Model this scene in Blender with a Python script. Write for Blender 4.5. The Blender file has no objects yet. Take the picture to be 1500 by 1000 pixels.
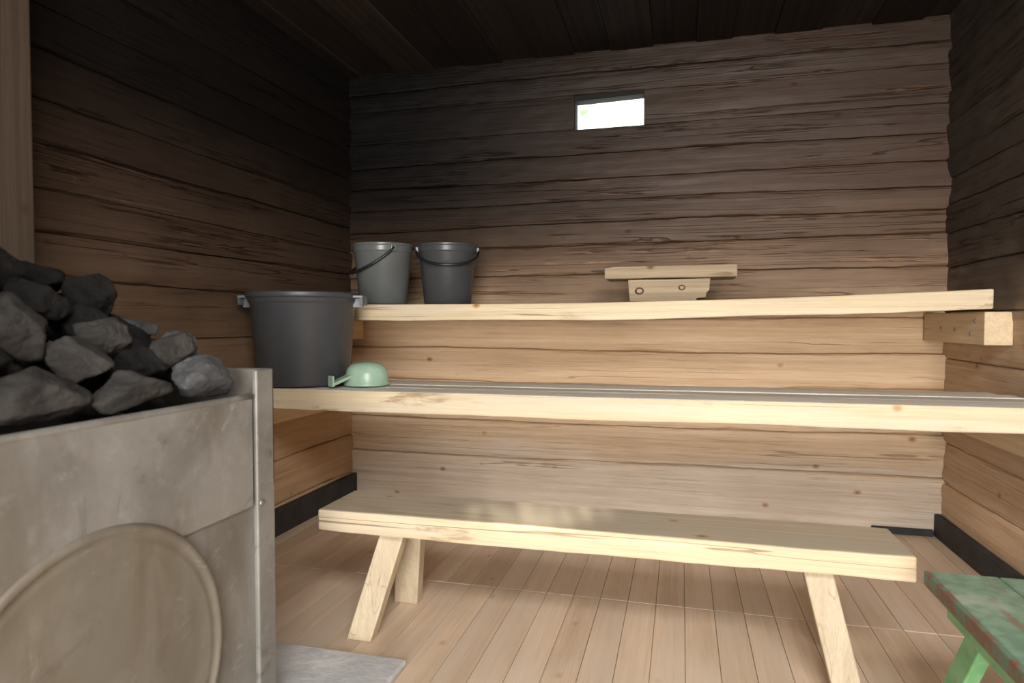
import bpy, bmesh, math, random
from mathutils import Vector, noise, Matrix
random.seed(7)
S=bpy.context.scene
C=S.collection

# ---------------------------------------------------------------- materials
class NB:
    def __init__(s,name):
        s.m=bpy.data.materials.new(name); s.m.use_nodes=True
        s.t=s.m.node_tree; s.n=s.t.nodes; s.l=s.t.links
        s.b=s.n['Principled BSDF']
    def node(s,ty,**k):
        n=s.n.new(ty)
        for a,b in k.items(): setattr(n,a,b)
        return n
    def link(s,a,b): s.l.new(a,b)
    def val(s,sock,v):
        if isinstance(v,bpy.types.NodeSocket): s.l.new(v,sock)
        else: sock.default_value=v
    def math(s,op,a,b=0.0,clamp=False):
        n=s.node('ShaderNodeMath',operation=op,use_clamp=clamp); s.val(n.inputs[0],a); s.val(n.inputs[1],b); return n.outputs[0]
    def maprange(s,v,a,b,c=0,d=1,smooth=True):
        n=s.node('ShaderNodeMapRange'); n.interpolation_type='SMOOTHSTEP' if smooth else 'LINEAR'
        s.val(n.inputs[0],v)
        for i,x in enumerate((a,b,c,d)): n.inputs[i+1].default_value=x
        return n.outputs[0]
    def mix(s,f,a,b,mode='MIX'):
        n=s.node('ShaderNodeMix',data_type='RGBA',blend_type=mode)
        s.val(n.inputs[0],f)
        for i,x in ((6,a),(7,b)):
            if isinstance(x,tuple): x=(x[0],x[1],x[2],1)
            s.val(n.inputs[i],x)
        return n.outputs[2]
    def ramp(s,f,stops,interp='LINEAR'):
        n=s.node('ShaderNodeValToRGB'); s.val(n.inputs[0],f); cr=n.color_ramp; cr.interpolation=interp
        while len(cr.elements)<len(stops): cr.elements.new(0.5)
        for e,(p,c) in zip(cr.elements,stops): e.position=p; e.color=(c[0],c[1],c[2],1)
        return n.outputs[0]
    def noise(s,vec,scale,detail=5,dist=0.0,rough=.55):
        n=s.node('ShaderNodeTexNoise'); s.val(n.inputs['Vector'],vec)
        n.inputs['Scale'].default_value=scale; n.inputs['Detail'].default_value=detail
        n.inputs['Distortion'].default_value=dist; n.inputs['Roughness'].default_value=rough
        return n.outputs[0]
    def mapping(s,vec,sc,loc=(0,0,0)):
        n=s.node('ShaderNodeMapping'); s.val(n.inputs[0],vec); n.inputs['Scale'].default_value=sc; n.inputs['Location'].default_value=loc
        return n.outputs[0]

def axis_scale(axis,al,ac):
    return tuple(al if i==axis else ac for i in range(3))

def wood(name,axis,light,dark,rough=.65,knots=.5,cracks=.5,crack_col=(.03,.02,.014),bump=.35,
         tintamt=.35,stainmap=None,greying=None,litcrack=0,blotamt=.3,grainfine=.35,spec=.35,hewn=0,bark=0):
    B=NB(name)
    tc=B.node('ShaderNodeTexCoord').outputs['Object']
    at=B.node('ShaderNodeAttribute',attribute_name='tint').outputs['Fac']
    off=B.node('ShaderNodeVectorMath',operation='SCALE'); off.inputs[0].default_value=(31.0,17.0,23.0); B.link(at,off.inputs[3])
    add=B.node('ShaderNodeVectorMath',operation='ADD'); B.link(tc,add.inputs[0]); B.link(off.outputs[0],add.inputs[1])
    v=add.outputs[0]
    g1=B.noise(B.mapping(v,axis_scale(axis,.45,26)),1.6,8,.15,.62)
    g2=B.noise(B.mapping(v,axis_scale(axis,2.0,90)),3.0,4,.3)
    blot=B.noise(B.mapping(v,axis_scale(axis,1.2,3)),1.4,4,.2)
    if stainmap is None:
        c=B.mix(B.maprange(g1,.25,.75),light,dark)
    else:
        base=stainmap(B,blot,at)
        c=B.mix(B.maprange(g1,.25,.75),base,B.mix(1.0,base,dark,'MULTIPLY'))
    c=B.mix(B.maprange(g2,.35,.8,0,grainfine),c,B.mix(1.0,c,(.6,.55,.5),'MULTIPLY'))
    c=B.mix(B.maprange(blot,.4,.75,0,blotamt),c,B.mix(1.0,c,(.72,.68,.62),'MULTIPLY'))
    if greying: c=B.mix(B.maprange(B.noise(B.mapping(v,axis_scale(axis,.8,6)),1.1,5),.42,.62,0,greying[3]),c,greying[:3])
    if bark:
        bn=B.noise(B.mapping(v,axis_scale(axis,3.2,15),(5,5,2)),1.2,7,.5,.65)
        bg_=B.maprange(B.noise(B.mapping(v,axis_scale(axis,1.3,2),(1,9,4)),1.0,1),.48,.58)
        c=B.mix(B.math('MULTIPLY',B.math('MULTIPLY',B.maprange(bn,.54,.66),bg_),bark),c,B.mix(1.0,c,(.46,.36,.27),'MULTIPLY'))
    vo=B.node('ShaderNodeTexVoronoi'); B.link(B.mapping(v,axis_scale(axis,.8,1.15)),vo.inputs['Vector']); vo.inputs['Scale'].default_value=5.6
    kd=vo.outputs['Distance']
    kn=B.math('ADD',kd,B.math('MULTIPLY',B.math('SUBTRACT',g2,.5),.05))
    ring=B.math('MULTIPLY',B.maprange(kn,.05,.11,1,0),knots)
    core=B.math('MULTIPLY',B.maprange(kn,.02,.055,1,0),knots)
    c=B.mix(ring,c,B.mix(1.0,c,(.72,.52,.36),'MULTIPLY'))
    c=B.mix(core,c,B.mix(1.0,c,(.52,.38,.30),'MULTIPLY'))
    cn=B.noise(B.mapping(v,axis_scale(axis,.22,13),(3,8,5)),1.3,2,.0,.4)
    ca=B.math('ABSOLUTE',B.math('SUBTRACT',cn,.5))
    gate=B.maprange(B.noise(B.mapping(v,axis_scale(axis,.9,5),(9,2,1)),1.0,2),.50,.57)
    ck=B.math('MULTIPLY',B.math('MULTIPLY',B.maprange(ca,.002,.007,1,0),gate),cracks)
    if hewn:   # finer drying checks, most of them on the old upper logs
        px=B.node('ShaderNodeSeparateXYZ'); B.link(B.node('ShaderNodeNewGeometry').outputs['Position'],px.inputs[0])
        up=B.maprange(px.outputs[2],.95,1.35)
        cn2=B.noise(B.mapping(v,axis_scale(axis,.42,36),(13,1,7)),1.3,3,.02,.5)
        g3=B.maprange(B.noise(B.mapping(v,axis_scale(axis,1.3,7),(2,6,3)),1.2,2),.46,.58)
        ck2=B.math('MULTIPLY',B.math('MULTIPLY',B.maprange(B.math('ABSOLUTE',B.math('SUBTRACT',cn2,.5)),.004,.020,1,0),g3),B.maprange(up,0,1,hewn*.28,hewn,False))
        ck=B.math('MAXIMUM',B.math('MULTIPLY',ck,B.maprange(up,0,1,.6,1,False)),ck2)
    if litcrack:
        lg=B.maprange(B.noise(B.mapping(v,axis_scale(axis,1.6,9),(1,5,9)),1.2,2),.44,.54)
        ca2=B.math('ABSOLUTE',B.math('SUBTRACT',cn2,.535))
        c=B.mix(B.math('MULTIPLY',up,B.math('MULTIPLY',B.math('MULTIPLY',B.maprange(ca2,.003,.012,1,0),B.math('MULTIPLY',g3,lg)),litcrack)),c,B.mix(1.0,c,(2.5,2.1,1.75),'MULTIPLY'))
    c=B.mix(ck,c,B.mix(1.0,c,(.28,.21,.17),'MULTIPLY') if hewn else crack_col)
    tm=B.maprange(at,0,1,1-tintamt,1+tintamt*.35,False)
    cc=B.node('ShaderNodeCombineColor'); 
    for i in range(3): B.link(tm,cc.inputs[i])
    c=B.mix(1.0,c,cc.outputs[0],'MULTIPLY')
    B.link(c,B.b.inputs['Base Color'])
    B.b.inputs['Specular IOR Level'].default_value=spec
    B.link(B.maprange(g1,.2,.8,rough-.12,rough+.12),B.b.inputs['Roughness'])
    h=B.math('SUBTRACT',B.math('ADD',B.math('MULTIPLY',g1,.5),B.math('MULTIPLY',g2,.25)),B.math('MULTIPLY',ck,1.0))
    bp=B.node('ShaderNodeBump'); bp.inputs['Strength'].default_value=bump; bp.inputs['Distance'].default_value=.007
    B.link(h,bp.inputs['Height']); B.link(bp.outputs[0],B.b.inputs['Normal'])
    return B.m

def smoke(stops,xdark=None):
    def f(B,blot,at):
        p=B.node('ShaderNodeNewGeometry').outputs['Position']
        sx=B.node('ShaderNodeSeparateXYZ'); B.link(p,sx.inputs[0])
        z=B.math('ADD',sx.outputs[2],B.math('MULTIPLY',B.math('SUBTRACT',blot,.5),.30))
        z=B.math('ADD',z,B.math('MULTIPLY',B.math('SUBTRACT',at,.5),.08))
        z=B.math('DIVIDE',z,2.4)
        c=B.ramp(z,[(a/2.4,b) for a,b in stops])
        if xdark:   # darker towards the stove corner, stronger higher up
            ax=B.maprange(sx.outputs[xdark[0]],xdark[1],xdark[2],0,1)
            hz=B.maprange(sx.outputs[2],.95,1.8,0,1)
            c=B.mix(B.math('MULTIPLY',ax,hz),c,B.mix(1.0,c,xdark[3],'MULTIPLY'))
        return c
    return f

back_stops=[(0,(.90,.80,.69)),(.22,(.90,.79,.67)),(.32,(.90,.695,.49)),(.98,(.86,.64,.425)),(1.12,(.38,.255,.168)),(1.38,(.17,.108,.071)),(1.62,(.082,.050,.034)),(2.3,(.042,.026,.018))]
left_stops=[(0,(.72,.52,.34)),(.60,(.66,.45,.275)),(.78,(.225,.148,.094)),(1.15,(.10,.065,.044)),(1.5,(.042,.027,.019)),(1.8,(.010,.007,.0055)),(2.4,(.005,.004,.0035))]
right_stops=[(0,(.76,.59,.43)),(.9,(.68,.51,.355)),(1.08,(.24,.182,.135)),(1.3,(.088,.070,.056)),(2.4,(.062,.049,.040))]
DK=(.82,.76,.70)
M_back=wood('back_wall_wood',0,None,DK,.52,.85,.9,stainmap=smoke(back_stops,(0,.5,-1.55,(.05,.048,.048))),bump=.55,tintamt=.26,litcrack=.75,hewn=.85,spec=.2)
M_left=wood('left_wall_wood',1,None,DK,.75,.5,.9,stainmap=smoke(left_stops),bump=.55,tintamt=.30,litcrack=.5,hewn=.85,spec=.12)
M_right=wood('right_wall_wood',1,None,DK,.6,.6,.9,stainmap=smoke(right_stops),bump=.55,tintamt=.3,litcrack=.6,hewn=.8,spec=.22)
M_ceil=wood('sooty_board',1,(.033,.023,.017),(.018,.013,.0105),.8,.2,.4,bump=.4,tintamt=.5,spec=.1)
M_floor=wood('floor_board',1,(.745,.585,.445),(.665,.51,.38),.44,.35,.12,bump=.10,tintamt=.13,greying=(.67,.56,.455,.6),blotamt=.7,spec=.38)
M_pineX=wood('pale_pine_plank',0,(.715,.605,.425),(.60,.475,.31),.6,.95,.7,crack_col=(.18,.12,.075),bump=.45,tintamt=.1,greying=(.54,.48,.385,.65),spec=.22,bark=.8)
M_benchtopX=wood('weathered_pine_plank',0,(.90,.85,.75),(.76,.71,.62),.5,.5,.5,bump=.3,tintamt=.25,greying=(.66,.64,.60,.5),spec=.45)
M_seatX=wood('worn_pine_seat',0,(.58,.485,.36),(.47,.385,.28),.55,.9,.5,crack_col=(.16,.10,.05),bump=.3,tintamt=.1,greying=(.45,.395,.32,.6),bark=.35)
M_pineY=wood('pine_beam',1,(.76,.60,.40),(.62,.47,.30),.6,.7,.4,bump=.3,tintamt=.15)
M_pineZ=wood('pine_leg',2,(.64,.54,.39),(.52,.42,.29),.6,.6,.4,crack_col=(.3,.2,.12),bump=.3,tintamt=.3)
M_postZ=wood('grey_brown_post',2,(.078,.055,.039),(.048,.034,.025),.75,.3,.5,bump=.4,tintamt=.1,spec=.12)
M_headrest=wood('raw_split_pine',0,(.54,.43,.29),(.35,.265,.17),.7,.9,.7,bump=.7,tintamt=.2,bark=.7)

def simple(name,col,rough=.5,metal=0,nscale=8,col2=None,lo=.4,hi=.6,bump=0.0,bscale=30):
    B=NB(name); tc=B.node('ShaderNodeTexCoord').outputs['Object']
    n=B.noise(tc,nscale,6,.2)
    c=B.mix(B.maprange(n,lo,hi),col,col2 or tuple(x*.85 for x in col))
    B.link(c,B.b.inputs['Base Color']); B.b.inputs['Roughness'].default_value=rough; B.b.inputs['Metallic'].default_value=metal
    if bump:
        bp=B.node('ShaderNodeBump'); bp.inputs['Strength'].default_value=bump; bp.inputs['Distance'].default_value=.01
        B.link(B.noise(tc,bscale,8,0,.65),bp.inputs['Height']); B.link(bp.outputs[0],B.b.inputs['Normal'])
    return B.m
M_black=simple('black_bitumen',(.018,.018,.022),.7,col2=(.03,.03,.036),bump=.4)
M_tub=simple('charcoal_plastic',(.053,.056,.062),.42,nscale=3)
M_tubh=simple('grey_plastic',(.20,.22,.25),.45)
M_b1=simple('grey_plastic_bucket',(.112,.120,.120),.28,nscale=3)
M_b2=simple('dark_grey_plastic',(.055,.058,.062),.33,nscale=3)
M_bail=simple('black_plastic',(.012,.012,.014),.4)
M_mint=simple('mint_enamel',(.36,.52,.40),.3)
M_conc=simple('grey_concrete',(.58,.58,.58),.85,nscale=5,col2=(.45,.45,.46),bump=.5)
M_soot=simple('soot',(.01,.009,.009),.9)
M_steel=simple('bolt_steel',(.35,.33,.3),.4,.8)
M_frame=simple('window_frame_wood',(.008,.0065,.0055),.9)
M_hole=simple('knot_wood',(.12,.06,.03),.7,nscale=60,col2=(.04,.02,.012))

def stove_mat(name,base,b2,rust,pale=(.36,.355,.34),k=1.0):
    B=NB(name); tc=B.node('ShaderNodeTexCoord').outputs['Object']
    n1=B.noise(tc,3.2,8,.6,.6); n2=B.noise(B.mapping(tc,(7,7,1.6)),1.2,5,.5); n3=B.noise(tc,22,8,0,.7)
    c=B.mix(B.maprange(n1,.35,.65),base,b2)
    c=B.mix(B.maprange(n2,.46,.68,0,.6),c,rust)
    c=B.mix(B.maprange(n3,.50,.72,0,.28),c,pale)
    n4=B.noise(B.mapping(tc,(4,4,4),(4,2,1)),1.5,9,.8,.7)
    c=B.mix(B.maprange(n4,.54,.68,0,.7*k),c,(.07,.062,.054))
    n5=B.noise(B.mapping(tc,(3,3,5),(1,7,1)),1.7,9,1.2,.72)
    c=B.mix(B.maprange(n5,.58,.66,0,.33),c,(.42,.415,.40))
    B.link(c,B.b.inputs['Base Color']); B.b.inputs['Roughness'].default_value=.5; B.b.inputs['Metallic'].default_value=.25
    bp=B.node('ShaderNodeBump'); bp.inputs['Strength'].default_value=.2; bp.inputs['Distance'].default_value=.004
    B.link(B.math('ADD',n3,n1),bp.inputs['Height']); B.link(bp.outputs[0],B.b.inputs['Normal'])
    return B.m
M_stove=stove_mat('weathered_grey_sheet_steel',(.232,.226,.210),(.155,.15,.136),(.125,.105,.082))
M_hatch=stove_mat('tarnished_hatch_steel',(.195,.176,.145),(.15,.133,.106),(.125,.098,.07),(.24,.22,.19),.5)
def stone_mat(name,a,b):
    B=NB(name); tc=B.node('ShaderNodeTexCoord').outputs['Object']
    n1=B.noise(tc,14,7,.1,.6); n2=B.noise(tc,60,8,0,.75)
    c=B.mix(B.maprange(n1,.35,.65),a,b); c=B.mix(B.maprange(n2,.5,.75,0,.5),c,tuple(min(1,x*1.8) for x in a))
    B.link(c,B.b.inputs['Base Color']); B.b.inputs['Roughness'].default_value=.95; B.b.inputs['Specular IOR Level'].default_value=.2
    bp=B.node('ShaderNodeBump'); bp.inputs['Strength'].default_value=.8; bp.inputs['Distance'].default_value=.014
    B.link(B.math('ADD',n1,B.math('MULTIPLY',n2,.8)),bp.inputs['Height']); B.link(bp.outputs[0],B.b.inputs['Normal'])
    return B.m
ST_l=stone_mat('pale_grey_stone',(.125,.127,.134),(.062,.063,.067))
ST_m=stone_mat('grey_stone',(.058,.053,.049),(.030,.028,.026))
ST_d=stone_mat('sooty_stone',(.017,.016,.016),(.008,.0075,.0075))
def green_mat():
    B=NB('worn_green_paint'); tc=B.node('ShaderNodeTexCoord').outputs['Object']
    n=B.noise(B.mapping(tc,(14,2.2,14)),1.3,8,.5,.65); n2=B.noise(tc,30,6)
    c=B.mix(B.maprange(n2,.4,.6),(.13,.23,.16),(.19,.31,.22))
    c=B.mix(B.maprange(n,.60,.66,0,.75),c,(.22,.12,.085))
    c=B.mix(B.maprange(B.noise(tc,9,6,.5),.50,.68,0,.75),c,(.36,.42,.34))
    B.link(c,B.b.inputs['Base Color']); B.b.inputs['Roughness'].default_value=.35
    return B.m
M_green=green_mat()
M_green2=simple('bright_green_paint',(.24,.53,.27),.45,nscale=12,col2=(.16,.42,.19))
M_edge=simple('worn_red_brown_edge',(.20,.09,.06),.6,nscale=25,col2=(.13,.20,.14))

# ---------------------------------------------------------------- mesh helpers
def parent_world(p):
    v=Vector((0,0,0))
    while p is not None: v+=p.location; p=p.parent
    return v
def put(obj,parent,origin):
    C.objects.link(obj)
    o=Vector(origin)
    if parent is not None:
        obj.parent=parent; obj.location=o-parent_world(parent)
    else: obj.location=o
    return obj
def mobj(name,verts,faces,mat,parent=None,origin=(0,0,0),smooth=False,tints=None,bevel=0,fmats=None,mats=None,bseg=2):
    o=Vector(origin)
    me=bpy.data.meshes.new(name); me.from_pydata([Vector(v)-o for v in verts],[],faces)
    bm=bmesh.new(); bm.from_mesh(me); bmesh.ops.recalc_face_normals(bm,faces=bm.faces) ; bm.to_mesh(me); bm.free()
    for m in (mats or [mat]): me.materials.append(m)
    if fmats:
        for p,i in zip(me.polygons,fmats): p.material_index=i
    a=me.attributes.new('tint','FLOAT','POINT')
    if tints is None:
        t=random.random(); tints=[t]*len(verts)
    a.data.foreach_set('value',tints)
    if smooth:
        for p in me.polygons: p.use_smooth=True
    ob=bpy.data.objects.new(name,me); put(ob,parent,origin)
    if bevel:
        b=ob.modifiers.new('bevel','BEVEL'); b.width=bevel; b.segments=bseg; b.limit_method='ANGLE'; b.angle_limit=math.radians(35)
    return ob
def root(name,loc,label,cat,group=None):
    e=bpy.data.objects.new(name,None); e.empty_display_size=.1; e.location=loc; C.objects.link(e)
    e['label']=label; e['category']=cat
    if group: e['group']=group
    return e
def boxv(x0,x1,y0,y1,z0,z1):
    return [(x0,y0,z0),(x1,y0,z0),(x1,y1,z0),(x0,y1,z0),(x0,y0,z1),(x1,y0,z1),(x1,y1,z1),(x0,y1,z1)]
BF=[(0,3,2,1),(4,5,6,7),(0,1,5,4),(1,2,6,5),(2,3,7,6),(3,0,4,7)]
def box(name,b,mat,parent=None,bevel=.004,**k):
    o=((b[0]+b[1])/2,(b[2]+b[3])/2,b[4])
    return mobj(name,boxv(*b),BF,mat,parent,o,bevel=bevel,**k)
def multibox(name,bs,mat,parent=None,bevel=.002,tints=None,origin=None,**k):
    V=[];F=[];T=[]
    for i,b in enumerate(bs):
        n=len(V); V+=boxv(*b) if len(b)==6 else b; F+=[tuple(n+j for j in f) for f in BF]; T+=[(tints[i] if tints else random.random())]*8
    if origin is None: origin=V[0]
    return mobj(name,V,F,mat,parent,origin,bevel=bevel,tints=T,**k)
def plank(name,b,mat,parent=None,n=40,amp=.004,zf=None,bevel=.006,seed=0,topmat=None,tint=None):
    """long hewn plank along X, slightly uneven edges; zf(t) lifts/sags it along its length"""
    x0,x1,y0,y1,z0,z1=b
    V=[];F=[];FM=[]
    for i in range(n+1):
        t=i/n; a=x0+(x1-x0)*t
        for j,(cy,cz) in enumerate(((y0,z0),(y1,z0),(y1,z1),(y0,z1))):
            e1=noise.noise(Vector((a*2.2,j*7.3+seed,1.7)))*amp+noise.noise(Vector((a*9,j*3.1+seed,5.7)))*amp*.35
            e2=noise.noise(Vector((a*2.0,j*5.1+seed,9.2)))*amp+noise.noise(Vector((a*11,j*5.1+seed,2.2)))*amp*.3
            if cz==z1: e2*=.35
            V.append((a,cy+e1,cz+e2+(zf(t) if zf else 0)))
    for i in range(n):
        for j in range(4):
            k=(j+1)%4; F.append((i*4+j,i*4+k,(i+1)*4+k,(i+1)*4+j)); FM.append(1 if j==2 and topmat else 0)
    F.append((0,1,2,3)); F.append((n*4+3,n*4+2,n*4+1,n*4)); FM+=[0,0]
    o=((x0+x1)/2,(y0+y1)/2,z0)
    return mobj(name,V,F,mat,parent,o,bevel=bevel,fmats=FM,mats=[mat,topmat] if topmat else None,tints=None if tint is None else [tint]*len(V))
def legm(name,p0,p1,w,d,mat,parent,bevel=.004):
    V=[]
    for p in (p0,p1):
        for sx,sy in ((-1,-1),(1,-1),(1,1),(-1,1)): V.append((p[0]+sx*w/2,p[1]+sy*d/2,p[2]))
    return mobj(name,V,BF,mat,parent,p0,bevel=bevel)
def lathe(name,prof,mat,parent,origin,seg=72):
    V=[];F=[]
    for r,z in prof:
        for i in range(seg):
            a=2*math.pi*i/seg; V.append((origin[0]+r*math.cos(a),origin[1]+r*math.sin(a),origin[2]+z))
    for k in range(len(prof)-1):
        for i in range(seg):
            j=(i+1)%seg; F.append((k*seg+i,k*seg+j,(k+1)*seg+j,(k+1)*seg+i))
    F.append(tuple(range(seg))); F.append(tuple((len(prof)-1)*seg+i for i in range(seg)))
    return mobj(name,V,F,mat,parent,origin,smooth=True,bevel=.0015)
def tube(name,pts,r,mat,parent,origin,seg=10):
    V=[];F=[];P=[Vector(p) for p in pts]
    for i,p in enumerate(P):
        d=(P[min(i+1,len(P)-1)]-P[max(i-1,0)]).normalized()
        a=d.cross(Vector((0,0,1)));
        if a.length<1e-4: a=Vector((1,0,0))
        a.normalize(); b=d.cross(a).normalized()
        for k in range(seg):
            t=2*math.pi*k/seg; V.append(tuple(p+a*math.cos(t)*r+b*math.sin(t)*r))
    for i in range(len(P)-1):
        for k in range(seg):
            j=(k+1)%seg; F.append((i*seg+k,i*seg+j,(i+1)*seg+j,(i+1)*seg+k))
    F.append(tuple(range(seg))); F.append(tuple((len(P)-1)*seg+i for i in range(seg)))
    return mobj(name,V,F,mat,parent,origin,smooth=True)

# ---------------------------------------------------------------- log walls
XL,XR,YB,YF,H=-1.843,1.18,3.43,-2.4,2.39
def log_wall(name,segments,toworld,mat,seed,thick,amp=.003):
    V=[];F=[];T=[]
    prof=[0,.010,.024,.07,.14,.22,.3,.4,.5,.6,.7,.78,.86,.93,.976,.990,1]
    rec =[.013,.005,.001,0,-.001,-.001,-.002,-.002,-.002,-.002,-.002,-.001,-.001,0,.001,.005,.013]
    K=len(prof)
    for s,(u0,u1,z0,z1,wb,wt) in enumerate(segments):
        nu=max(4,int((u1-u0)/.022)); base=len(V); t=random.random(); off=random.uniform(-.006,.006)
        tb_=random.uniform(-.008,.004)
        def wav(u,zz): return noise.noise(Vector((u*.45,zz*31+seed,0)))*.026+noise.noise(Vector((u*2.6,zz*31+seed,0)))*.005+noise.noise(Vector((u*16,zz*31+seed,0)))*.0025
        for i in range(nu+1):
            u=u0+(u1-u0)*i/nu
            zb=z0+(wav(u,z0) if wb else 0)
            zt=z1+(wav(u,z1) if wt else 0)
            g0=max(0,noise.noise(Vector((u*2.3,z0*17+seed,7)))-.08)*.020
            g1=max(0,noise.noise(Vector((u*2.3,z1*17+seed,9)))-.08)*.020
            for k,pv in enumerate(prof):
                z=zb+(zt-zb)*pv
                if k in(1,2) and wb: z+=g0*(1 if k==1 else 1.4)
                if k in(K-3,K-2) and wt: z-=g1*(1 if k==K-2 else 1.4)
                d=rec[k]+off+tb_*(pv-.5)*2+noise.noise(Vector((u*1.5,z*9,seed)))*amp*1.5+noise.noise(Vector((u*7,z*26,seed+4)))*amp*.8+noise.noise(Vector((u*19,z*70,seed+9)))*amp*.35
                V.append(toworld(u,z,d)); T.append(t)
            V.append(toworld(u,zt,thick)); V.append(toworld(u,zb,thick)); T+= [t,t]
        m=K+2
        for i in range(nu):
            for k in range(m):
                q=(k+1)%m; F.append((base+i*m+k,base+(i+1)*m+k,base+(i+1)*m+q,base+i*m+q))
        F.append(tuple(base+k for k in range(m))); F.append(tuple(base+nu*m+k for k in reversed(range(m))))
    o=toworld(segments[0][0],0,0)
    ob=mobj(name,V,F,mat,None,o,smooth=False,tints=T)
    for p in ob.data.polygons: p.use_smooth=len(p.vertices)==4
    e=ob.modifiers.new('edge','EDGE_SPLIT'); e.split_angle=math.radians(40)
    ob['kind']='structure'; return ob
WZ0,WZ1=1.998,2.178
zb=[0,.265,.457,.667,.842,1.02,1.245,1.40,1.50,1.62,1.74,1.86,WZ0,WZ1,2.28,2.43]
WX0,WX1=-.552,-.191
segs=[]
for a,b in zip(zb[:-1],zb[1:]):
    wb=a not in(0,WZ0,WZ1); wt=b not in (WZ0,WZ1,2.43)
    if a==WZ0: segs+=[(XL-.1,WX0,a,b,wb,wt),(WX1,XR+.1,a,b,wb,wt)]
    else: segs.append((XL-.1,XR+.1,a,b,wb,wt))
log_wall('wall_back',segs,lambda u,z,d:(u,YB+d,z),M_back,11,.09,.0034)
zl=[0,.13,.33,.55,.74,.93,1.11,1.27,1.39,1.53,1.66,1.80,1.94,2.09,2.25,2.43]
log_wall('wall_left',[(YF,YB,a,b,a>0,b<2.4) for a,b in zip(zl[:-1],zl[1:])],lambda u,z,d:(XL-d,u,z),M_left,23,.09,.0045)
zr=[0,.24,.43,.62,.83,1.03,1.24,1.40,1.52,1.64,1.76,1.90,2.04,2.23,2.43]
log_wall('wall_right',[(YF,YB,a,b,a>0,b<2.4) for a,b in zip(zr[:-1],zr[1:])],lambda u,z,d:(XR+d,u,z),M_right,37,.09,.006)
wf=multibox('wall_front',[(XL,-.55,YF-.1,YF,0,2.43),(.95,XR,YF-.1,YF,0,2.43),(-.55,.95,YF-.1,YF,1.95,2.43)],M_left,bevel=0); wf['kind']='structure'
# floor
bs=[];x=XL
while x<XR-.01:
    w=.098
    for (y0,y1) in ((YF,.9),(.902,2.335),(2.341,YB)):
        j=random.uniform(-.0005,.0005); bs.append((x,min(XR,x+w-.0018),y0,y1,-.02,j))
    x+=w
bs.append((XL-.1,XR+.1,YF-.1,YB+.1,-.05,-.008))
fl=multibox('floor',bs,M_floor,bevel=.0008,origin=(0,1.2,0)); fl['kind']='structure'
# ceiling boards
bs=[];x=XL-.12;i=0
while x<XR+.05:
    w=random.uniform(.17,.22)
    z=2.384+(.010 if i%2 else 0)+random.uniform(-.002,.002)
    bs.append((x+.001,x+w-.001,YF,YB+.05,z,2.44))
    x+=w;i+=1
bs.append((XL-.15,XR+.15,YF-.1,YB+.15,2.42,2.47))
ce=multibox('ceiling',bs,M_ceil,bevel=.003,origin=(0,1.2,2.39)); ce['kind']='structure'
t=.006
topf=[(WX0,YB+.01,WZ1-.030),(WX1,YB+.01,WZ1-.020),(WX1,YB+.085,WZ1-.020),(WX0,YB+.085,WZ1-.030),(WX0,YB+.01,WZ1),(WX1,YB+.01,WZ1),(WX1,YB+.085,WZ1),(WX0,YB+.085,WZ1)]
wn=multibox('window_1',[(WX0,WX0+t,YB+.01,YB+.085,WZ0,WZ1-.032),(WX1-t*.6,WX1,YB+.01,YB+.085,WZ0,WZ1-.022),(WX0+t,WX1-t,YB+.01,YB+.085,WZ0,WZ0+t*.5),topf],M_frame,bevel=.002); wn['kind']='structure'
b=box('baseboard_left',(XL+.008,XL+.035,1.2,YB-.012,.0,.125),M_black); b['kind']='structure'
b=box('baseboard_right',(XR-.035,XR-.008,.8,YB-.012,.0,.105),M_black); b['kind']='structure'
b=box('baseboard_back',(.88,XR-.04,YB-.03,YB-.010,.0,.03),M_black); b['kind']='structure'
p=plank('trim_1',(XL+.01,-1.703,.75,1.41,.0,2.37),M_postZ,n=4,amp=.002); p['kind']='structure'

# ---------------------------------------------------------------- benches
zu=lambda t:.034*t**2-.014*math.sin(math.pi*t)
ub=root('sauna_bench',(-.35,3.07,.91),'high thick pine sauna bench fixed along the log wall','bench')
plank('front_plank',(XL+.02,1.10,2.75,2.98,1.010,1.083),M_pineX,ub,n=90,amp=.005,zf=zu,seed=3,bevel=.006)
plank('plank',(XL+.02,1.10,2.987,3.19,1.014,1.080),M_pineX,ub,n=60,amp=.003,zf=zu,seed=5)
plank('plank',(XL+.02,1.10,3.197,3.405,1.014,1.080),M_pineX,ub,n=60,amp=.003,zf=zu,seed=8)
box('support_beam',(1.083,1.176,2.78,3.405,.91,1.034),M_pineY,ub,bevel=.004)
box('support_beam',(XL+.004,XL+.09,2.78,3.405,.90,1.004),M_pineY,ub,bevel=.004)
def bolts(parent,pts,nrm,r=.008):
    for p in pts:
        V=[];F=[];n=12
        for k,(rr,h) in enumerate(((r,0),(r,.002),(r*.6,.004))):
            for i in range(n):
                a=2*math.pi*i/n
                V.append((p[0]+nrm*h,p[1]+rr*math.cos(a),p[2]+rr*math.sin(a)))
        for k in range(2):
            for i in range(n): j=(i+1)%n; F.append((k*n+i,k*n+j,(k+1)*n+j,(k+1)*n+i))
        F.append(tuple(range(n))); F.append(tuple(2*n+i for i in range(n)))
        mobj('bolt',V,F,M_steel,parent,p,smooth=True)
bolts(ub,[(1.083,2.86,1.0),(1.083,2.90,.95),(1.083,3.05,.965),(1.083,3.2,.97)],-1)
zm=lambda t:-.004+.010*t
mb=root('sauna_bench',(-.33,2.5,.60),'mid-height pine sauna bench with grey worn top planks','bench')
plank('front_plank',(XL+.02,1.155,2.285,2.44,.652,.733),M_pineX,mb,n=90,amp=.005,zf=zm,seed=13,topmat=M_benchtopX,bevel=.006)
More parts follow.
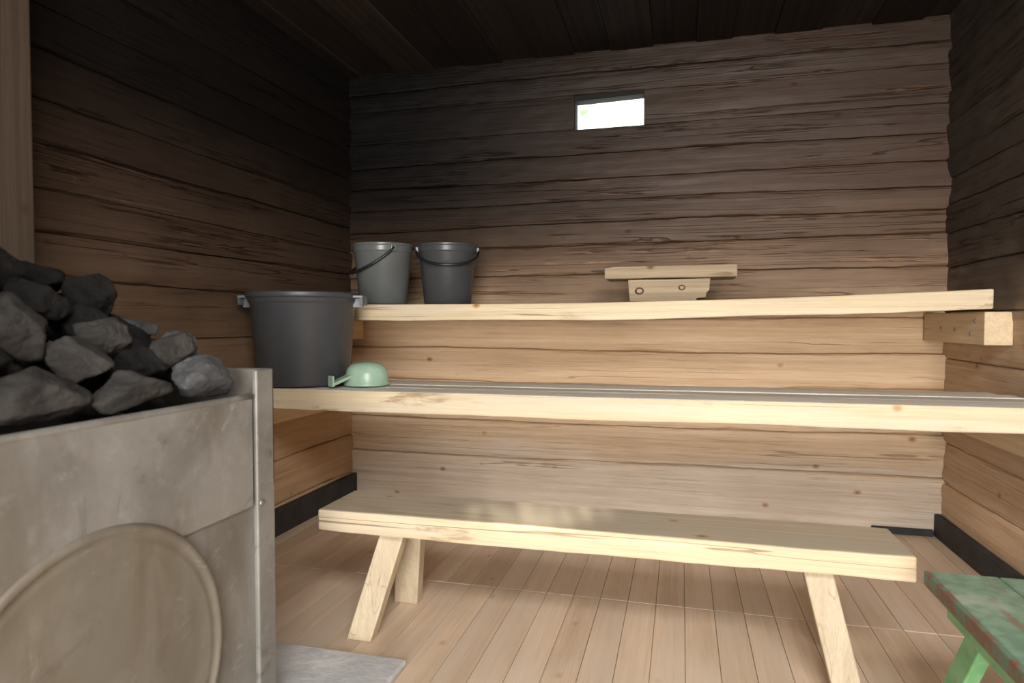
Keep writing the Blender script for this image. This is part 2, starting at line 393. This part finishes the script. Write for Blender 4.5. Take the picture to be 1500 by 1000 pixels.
for k,(a,c) in enumerate(((2.446,2.55),(2.556,2.66),(2.666,2.76))):
    plank('plank',(XL+.02,1.155-.03*k,a,c,.675,.733+.002*(k%2)),M_benchtopX,mb,n=50,amp=.003,zf=zm,seed=17+k,tint=(.3,.95,.6)[k])
box('support_beam',(1.09,1.176,2.33,3.405,.55,.650),M_pineY,mb)
box('support_beam',(XL+.004,XL+.09,2.33,3.405,.54,.647),M_pineY,mb)
lb=root('low_bench',(-.27,1.99,0),'low free-standing pine plank bench with splayed legs','bench')
plank('seat',(-1.13,.59,1.868,2.118,.327,.395),M_pineX,lb,n=80,amp=.007,seed=29,topmat=M_seatX,bevel=.006)
legm('leg',(-.972,1.86,0),(-.885,1.925,.326),.082,.05,M_pineZ,lb)
legm('leg',(-.94,2.15,0),(-.885,2.06,.326),.088,.05,M_pineZ,lb)
legm('leg',(.435,1.86,0),(.362,1.925,.326),.075,.05,M_pineZ,lb)
legm('leg',(.468,2.15,0),(.372,2.06,.326),.07,.05,M_pineZ,lb)

# headrest on upper bench
hz=1.0865
hr=root('wooden_headrest',(-.055,3.0,hz),'rough wooden headrest block with a board across it','headrest')
pr=[(-.222,0),(.060,0),(.062,.012),(.100,.014),(.102,.034),(.114,.046),(.118,.098),(-.05,.094),(-.230,.095),(-.226,.04)]
V=[(px_,2.925,hz+pz_) for px_,pz_ in pr]+[(px_,3.10,hz+pz_) for px_,pz_ in pr]; m=len(pr)
mobj('block',V,[tuple(range(m)),tuple(range(2*m-1,m-1,-1))]+[(i,(i+1)%m,m+(i+1)%m,m+i) for i in range(m)],M_headrest,hr,(-.05,3.0,hz),bevel=.003)
plank('board',(-.330,.225,2.90,3.12,hz+.099,hz+.152),M_headrest,hr,n=24,amp=.004,seed=41,bevel=.004)
for (kx,kz,kr) in ((-.18,hz+.045,.016),(.0,hz+.058,.012)):
    V=[];F=[];n=20
    for k,(rr,h) in enumerate(((1.0,.004),(1.0,-.002),(.7,-.002),(.5,.001))):
        for i in range(n):
            a=2*math.pi*i/n; V.append((kx+kr*rr*math.cos(a)*1.25,2.925+h,kz+kr*rr*math.sin(a)))
    for k in range(3):
        for i in range(n): j=(i+1)%n; F.append((k*n+i,k*n+j,(k+1)*n+j,(k+1)*n+i))
    F.append(tuple(range(n))); F.append(tuple(3*n+i for i in range(n)))
    mobj('knot',V,F,M_hole,hr,(kx,2.92,kz),smooth=True)

# ---------------------------------------------------------------- tub, buckets, dipper
F2=Vector((-.2504,.9681,0)); R2=Vector((.9681,.2504,0))
tl=(-1.557,2.48,.735)
tb=root('plastic_tub',tl,'large charcoal plastic tub with side handles','tub')
lathe('tub_body',[(.182,0),(.188,.006),(.214,.335),(.216,.338),(.221,.345),(.223,.358),(.231,.364),(.232,.380),(.226,.384),(.219,.380),(.214,.35),(.181,.02)],M_tub,tb,tl)
for s in (-1,1):
    d=R2*s; q=Vector((-d.y,d.x,0)); c=Vector(tl)+Vector((0,0,.362))
    def bx(a0,a1,w,z0,z1):
        out=[]
        for z in (z0,z1):
            for a,ww in ((a0,-w),(a1,-w*.8),(a1,w*.8),(a0,w)):
                out.append(tuple(c+d*a+q*ww+Vector((0,0,z))))
        return out
    multibox('handle',[bx(.210,.262,.06,.0,.010),bx(.250,.262,.058,-.03,.0),bx(.205,.255,.010,-.04,.0)],M_tubh,tb,bevel=.002,origin=tuple(c+d*.23))
def bucket(loc,mat,label,P,Q,drop):
    r=root('bucket',loc,label,'bucket','buckets on the high bench')
    lathe('bucket_body',[(.108,0),(.113,.006),(.137,.245),(.140,.25),(.142,.252),(.142,.275),(.146,.278),(.147,.287),(.143,.29),(.138,.286),(.135,.26),(.108,.012)],mat,r,loc)
    pts=[]
    c=Vector(loc)+Vector((0,0,.266))
    for i in range(41):
        a=math.pi*i/40
        pts.append(tuple(c+P*math.cos(a)*.150+Q*math.sin(a)*.158-Vector((0,0,drop*max(0,math.sin(a))**.8))))
    tube('handle',pts,.0065,M_bail,r,tuple(c))
    for s in (-1,1):
        e=c+P*.146*s; d=P*s; q=Vector((-P.y,P.x,0))
        V=[]
        for z in (-.02,.012):
            for a,w in ((-.006,-.014),(.008,-.014),(.008,.014),(-.006,.014)): V.append(tuple(e+d*a+q*w+Vector((0,0,z))))
        mobj('pivot_lug',V,BF,mat,r,tuple(e),bevel=.002)
def rot(v,deg): return Matrix.Rotation(math.radians(deg),3,'Z')@v
Q1=rot(-R2,30); P1=Vector((-Q1.y,Q1.x,0))
bucket((-1.41,2.945,1.080),M_b1,'mid-grey plastic bucket with black handle hanging down',P1,Q1,.12)
bucket((-1.105,3.02,1.079),M_b2,'dark grey plastic bucket with black handle',rot(R2,6),rot(-F2,6),.085)
dl=(-1.262,2.475,.736)
dp=root('dipper',dl,'mint green dipper lying upside down beside the tub','dipper')
lathe('bowl',[(.091,0),(.093,.004),(.092,.010),(.089,.014),(.087,.045),(.079,.070),(.062,.086),(.035,.094),(.004,.095)],M_mint,dp,dl,seg=56)
hd=(-R2*.72-F2*.69).normalized(); hq=Vector((-hd.y,hd.x,0)); c=Vector(dl)
def hb(a0,a1,w0,w1,z0,z1,th):
    out=[]
    for dz in (0,th):
        for a,w,z in ((a0,-w0,z0),(a1,-w1,z1),(a1,w1,z1),(a0,w0,z0)): out.append(tuple(c+hd*a+hq*w+Vector((0,0,z+dz))))
    return out
multibox('handle',[hb(.080,.165,.024,.020,.034,.004,.013),hb(.158,.166,.020,.020,.002,.002,.044)],M_mint,dp,bevel=.003,origin=tuple(c+hd*.09))

# ---------------------------------------------------------------- stove + slab
sl=box('hearth_slab',(XL+.04,-.765,-.35,1.735,.001,.02),M_conc,bevel=.006)
sl['label']='grey concrete hearth slab set under the stove'; sl['category']='hearth slab'
sv=root('sauna_stove',(-1.35,.85,.02),'weathered grey sheet-metal sauna stove with open stone tray','stove')
SX0,SX1,SY0,SY1=-1.70,-.975,.25,1.40
box('body',(SX0+.01,SX1-.008,SY0+.01,SY1-.01,.021,.57),M_stove,sv,bevel=.006)
multibox('stone_tray',[(SX1-.016,SX1,SY0,1.335,.562,.822),(SX0,SX0+.014,SY0,SY1,.562,.822),(SX0,SX1,SY0,SY0+.014,.562,.822),(SX0,SX1-.016,1.385,SY1,.562,.884)],M_stove,sv,bevel=.003,origin=(-1.3,.8,.57))
box('tray_bottom',(SX0+.015,SX1-.017,SY0+.015,1.384,.571,.76),M_soot,sv,bevel=.0)
pts=[(SX1-.006,SY0+(1.335-SY0)*i/20,.822) for i in range(21)]
tube('top_lip',pts,.008,M_stove,sv,(SX1,.8,.82))
multibox('corner_strip',[(SX1-.010,SX1+.004,1.345,1.412,.021,.884),(SX1-.10,SX1+.004,1.402,1.412,.60,.884)],M_stove,sv,bevel=.004,origin=(SX1,1.4,.02))
bolts(sv,[(SX1+.004,1.358,.565)],1,.008)
HC=(SX1-.008,.905,.326)
V=[];F=[];n=96
prof=[(0.0,.010),(.14,.011),(.23,.010),(.272,.009),(.277,.0105),(.282,.009),(.292,.010),(.296,.013),(.300,.015),(.304,.015),(.309,.013),(.312,.009),(.314,0)]
V.append((HC[0]+.010,HC[1],HC[2]))
for r,h in prof[1:]:
    for i in range(n):
        a=2*math.pi*i/n; V.append((HC[0]+h,HC[1]+r*math.cos(a),max(.024,HC[2]+r*math.sin(a))))
for i in range(n): F.append((0,1+i,1+(i+1)%n))
for k in range(len(prof)-2):
    for i in range(n): j=(i+1)%n; F.append((1+k*n+i,1+k*n+j,1+(k+1)*n+j,1+(k+1)*n+i))
hatch=mobj('hatch',V,F,M_hatch,sv,HC,smooth=True); hatch['label']='round brownish steel hatch with raised rim'
# stones
LL='pale grey angular stone on the stove rim'; LM='grey stone in the stove pile'; LD='soot-black stone in the stove pile'
st=[((-1.05,1.255,.870),.11,.16,.09,ST_l,LL,.2,.15),
((-1.14,1.29,.925),.10,.11,.11,ST_l,LL,.5,.4),
((-1.30,1.31,.980),.12,.16,.07,ST_l,LL,.7,.1),
((-1.045,1.05,.862),.10,.17,.075,ST_m,LM,.1,.0),
((-1.10,.985,.925),.11,.12,.09,ST_m,LM,.3,.3),
((-1.055,.855,.868),.11,.15,.09,ST_m,LM,-.1,.1),
((-1.14,.90,.99),.12,.13,.10,ST_m,LM,.4,.5),
((-1.20,1.09,.985),.11,.11,.09,ST_d,LD,.9,.2),
((-1.33,1.06,1.085),.13,.13,.10,ST_d,LD,.2,.1),
((-1.27,.93,1.10),.13,.13,.11,ST_d,LD,1.2,.0),
((-1.27,1.16,1.035),.11,.12,.10,ST_d,LD,.4,.6),
((-1.11,1.145,.905),.11,.11,.10,ST_d,LD,.4,.1),
((-1.22,1.215,.96),.12,.12,.10,ST_d,LD,.8,.3),
((-1.18,.79,1.03),.13,.13,.11,ST_d,LD,.0,.2),
((-1.07,.71,.91),.12,.13,.12,ST_m,LM,.4,.1),
((-1.09,1.20,.93),.08,.09,.07,ST_m,LM,.2,.4),
((-1.13,1.06,.965),.10,.10,.08,ST_m,LM,1.0,.4),
((-1.21,.99,1.035),.11,.11,.09,ST_d,LD,.3,.2),
((-1.11,.80,.935),.11,.11,.10,ST_d,LD,.6,.2),
((-1.21,.85,1.10),.11,.12,.09,ST_d,LD,.9,.2),
((-1.33,1.18,1.01),.11,.11,.09,ST_d,LD,.2,.3),
((-1.16,1.04,.85),.12,.12,.11,ST_d,LD,.4,.1),
((-1.18,1.19,.84),.12,.12,.11,ST_d,LD,.9,.1),
((-1.36,1.22,.93),.13,.13,.12,ST_d,LD,.3,.1),
((-1.32,1.02,.97),.14,.14,.13,ST_d,LD,1.3,.1),
((-1.18,.89,.87),.12,.13,.12,ST_d,LD,.6,.1),
((-1.34,.84,.98),.15,.15,.15,ST_d,LD,.2,.1),
((-1.50,1.18,.90),.14,.16,.14,ST_d,LD,.2,.3),
((-1.50,.98,.97),.15,.16,.16,ST_d,LD,.7,.3),
((-1.25,.66,.92),.15,.15,.14,ST_d,LD,.1,.1)]
NV=21
P=[Vector(s[0]) for s in st]; D=[(s[1]+s[2]+s[3])/3 for s in st]
for it in range(120):
    for i in range(len(P)):
        for j in range(i+1,len(P)):
            d=P[j]-P[i]; m=(D[i]+D[j])*.5*.94
            if d.length<m:
                k=(m-d.length); d.normalize()
                wi=.15 if i<NV else .6; wj=.15 if j<NV else .6
                P[i]-=d*k*wi*.5; P[j]+=d*k*wj*.5
    for i in range(len(P)):
        P[i].z=max(P[i].z,.765+st[i][3]*.5); P[i].x=min(P[i].x,-.99-st[i][1]*.5) if P[i].z<.86 else min(P[i].x,-1.03); P[i].x=max(P[i].x,SX0+.03+st[i][1]*.5); P[i].y=min(P[i].y,1.375-st[i][2]*.5)
def stone(c,w,d,h,mat,seed,lab,rz=0,ry=0):
    bm=bmesh.new(); bmesh.ops.create_icosphere(bm,subdivisions=5,radius=1)
    rnd=random.Random(seed)
    planes=[(Vector((rnd.gauss(0,1),rnd.gauss(0,1),rnd.gauss(0,1))).normalized(),rnd.uniform(.54,.84)) for _ in range(13)]
    for v in bm.verts:
        p=v.co.normalized(); r=1.0
        for nrm,dd in planes:
            q=p.dot(nrm)
            if q>0: r=min(r,dd/q)
        v.co=p*r
    for _ in range(2): bmesh.ops.smooth_vert(bm,verts=bm.verts,factor=.6,use_axis_x=True,use_axis_y=True,use_axis_z=True)
    for v in bm.verts:
        p=v.co.normalized()
        v.co*=1+.09*noise.noise(p*1.6+Vector((seed,0,0)))+.06*noise.noise(p*3.5+Vector((0,seed,0)))+.035*noise.noise(p*8+Vector((0,seed,3)))+.018*noise.noise(p*18+Vector((0,seed,3)))
    k=.635
    for v in bm.verts: v.co=Vector((v.co.x*w*k,v.co.y*d*k,v.co.z*h*k))
    M=Matrix.Rotation(rz,3,'Z')@Matrix.Rotation(ry,3,'Y')
    bmesh.ops.transform(bm,matrix=M.to_4x4(),verts=bm.verts)
    me=bpy.data.meshes.new('stone'); bm.to_mesh(me); bm.free(); me.materials.append(mat)
    for p in me.polygons: p.use_smooth=True
    o=bpy.data.objects.new('sauna_stone',me); C.objects.link(o); o.location=c
    o['label']=lab; o['category']='stone'; o['group']='stones piled on the stove'
for i,(c,w,d,h,m,l,rz,ry) in enumerate(st): stone(P[i],w,d,h,m,i*3+2,l,rz,ry)

# ---------------------------------------------------------------- green stool
gs=root('green_stool',(.80,1.45,0),'worn dark green painted wooden stool with bright green legs','stool')
multibox('seat',[(.561,.70,1.19,1.70,.392,.42),(.702,.86,1.19,1.70,.392,.42),(.862,1.02,1.19,1.70,.392,.42)],M_green,gs,bevel=.004,origin=(.78,1.45,.39))
box('edge_strip',(.550,.561,1.19,1.70,.388,.421),M_edge,gs,bevel=.003)
box('apron',(.585,.605,1.24,1.66,.33,.391),M_green2,gs); box('apron',(.97,.99,1.24,1.66,.33,.391),M_green2,gs)
for xx,xf in ((.622,.60),(.953,.975)):
    legm('leg',(xf,1.76,0),(xx,1.53,.391),.03,.075,M_green2,gs)
    legm('leg',(xf,1.13,0),(xx,1.36,.391),.03,.075,M_green2,gs)

# ---------------------------------------------------------------- light & world
def area(name,loc,target,sx,sy,e,col):
    L=bpy.data.lights.new(name,'AREA'); L.shape='RECTANGLE'; L.size=sx; L.size_y=sy; L.energy=e; L.color=col
    o=bpy.data.objects.new(name,L); o.location=loc; o.rotation_euler=(Vector(target)-Vector(loc)).to_track_quat('-Z','Y').to_euler(); C.objects.link(o)
area('doorway_light',(.2,-2.35,.95),(-.2,3,.6),1.45,1.8,176,(1,.97,.93))
area('overhead_fill',(.45,-.4,2.28),(-.1,2.9,0.0),1.2,.8,106,(1,.965,.92))  # added fill behind the camera, brightens floor and bench tops
sp=bpy.data.lights.new('sun_patch_spot','SPOT'); sp.energy=3000; sp.spot_size=math.radians(6.6); sp.spot_blend=.9; sp.shadow_soft_size=.02; sp.color=(1,.94,.82)  # added indoor spot in place of the sun, dappled by noise
sp.use_nodes=True; nt=sp.node_tree; em=nt.nodes['Emission']
tcn=nt.nodes.new('ShaderNodeTexCoord'); nzn=nt.nodes.new('ShaderNodeTexNoise'); nzn.inputs['Scale'].default_value=75; nzn.inputs['Detail'].default_value=5
rpn=nt.nodes.new('ShaderNodeValToRGB'); rpn.color_ramp.elements[0].position=.32; rpn.color_ramp.elements[1].position=.66
nt.links.new(tcn.outputs['Normal'],nzn.inputs['Vector']); nt.links.new(nzn.outputs[0],rpn.inputs[0]); nt.links.new(rpn.outputs[0],em.inputs['Color'])
so=bpy.data.objects.new('sun_patch_spot',sp); C.objects.link(so); so.location=(.85,-2.3,2.1)
so.rotation_euler=(Vector((-.43,2.02,.395))-Vector(so.location)).to_track_quat('-Z','Y').to_euler(); so.scale=(1,.27,1)
w=bpy.data.worlds.new('World'); S.world=w; w.use_nodes=True; nt=w.node_tree
bg=nt.nodes['Background']; tc=nt.nodes.new('ShaderNodeTexCoord'); nz=nt.nodes.new('ShaderNodeTexNoise'); nz.inputs['Scale'].default_value=34; nz.inputs['Detail'].default_value=6
rp=nt.nodes.new('ShaderNodeValToRGB'); nt.links.new(tc.outputs['Generated'],nz.inputs['Vector']); nt.links.new(nz.outputs[0],rp.inputs[0])
rp.color_ramp.elements[0].position=.35; rp.color_ramp.elements[0].color=(.26,.36,.20,1); rp.color_ramp.elements[1].position=.47; rp.color_ramp.elements[1].color=(1,1,.97,1)
nt.links.new(rp.outputs[0],bg.inputs[0]); bg.inputs[1].default_value=3.0

# ---------------------------------------------------------------- camera
cam=bpy.data.cameras.new('Camera'); co=bpy.data.objects.new('Camera',cam); C.objects.link(co)
cam.sensor_width=36; cam.lens=23.04; cam.clip_start=.02
co.location=(0,0,1.0); co.rotation_euler=(math.radians(90-1.79),0,math.radians(14.5))
cam.dof.use_dof=True; cam.dof.focus_distance=2.9; cam.dof.aperture_fstop=4.0
S.camera=co
S.view_settings.view_transform='Standard'
S.view_settings.look='None'
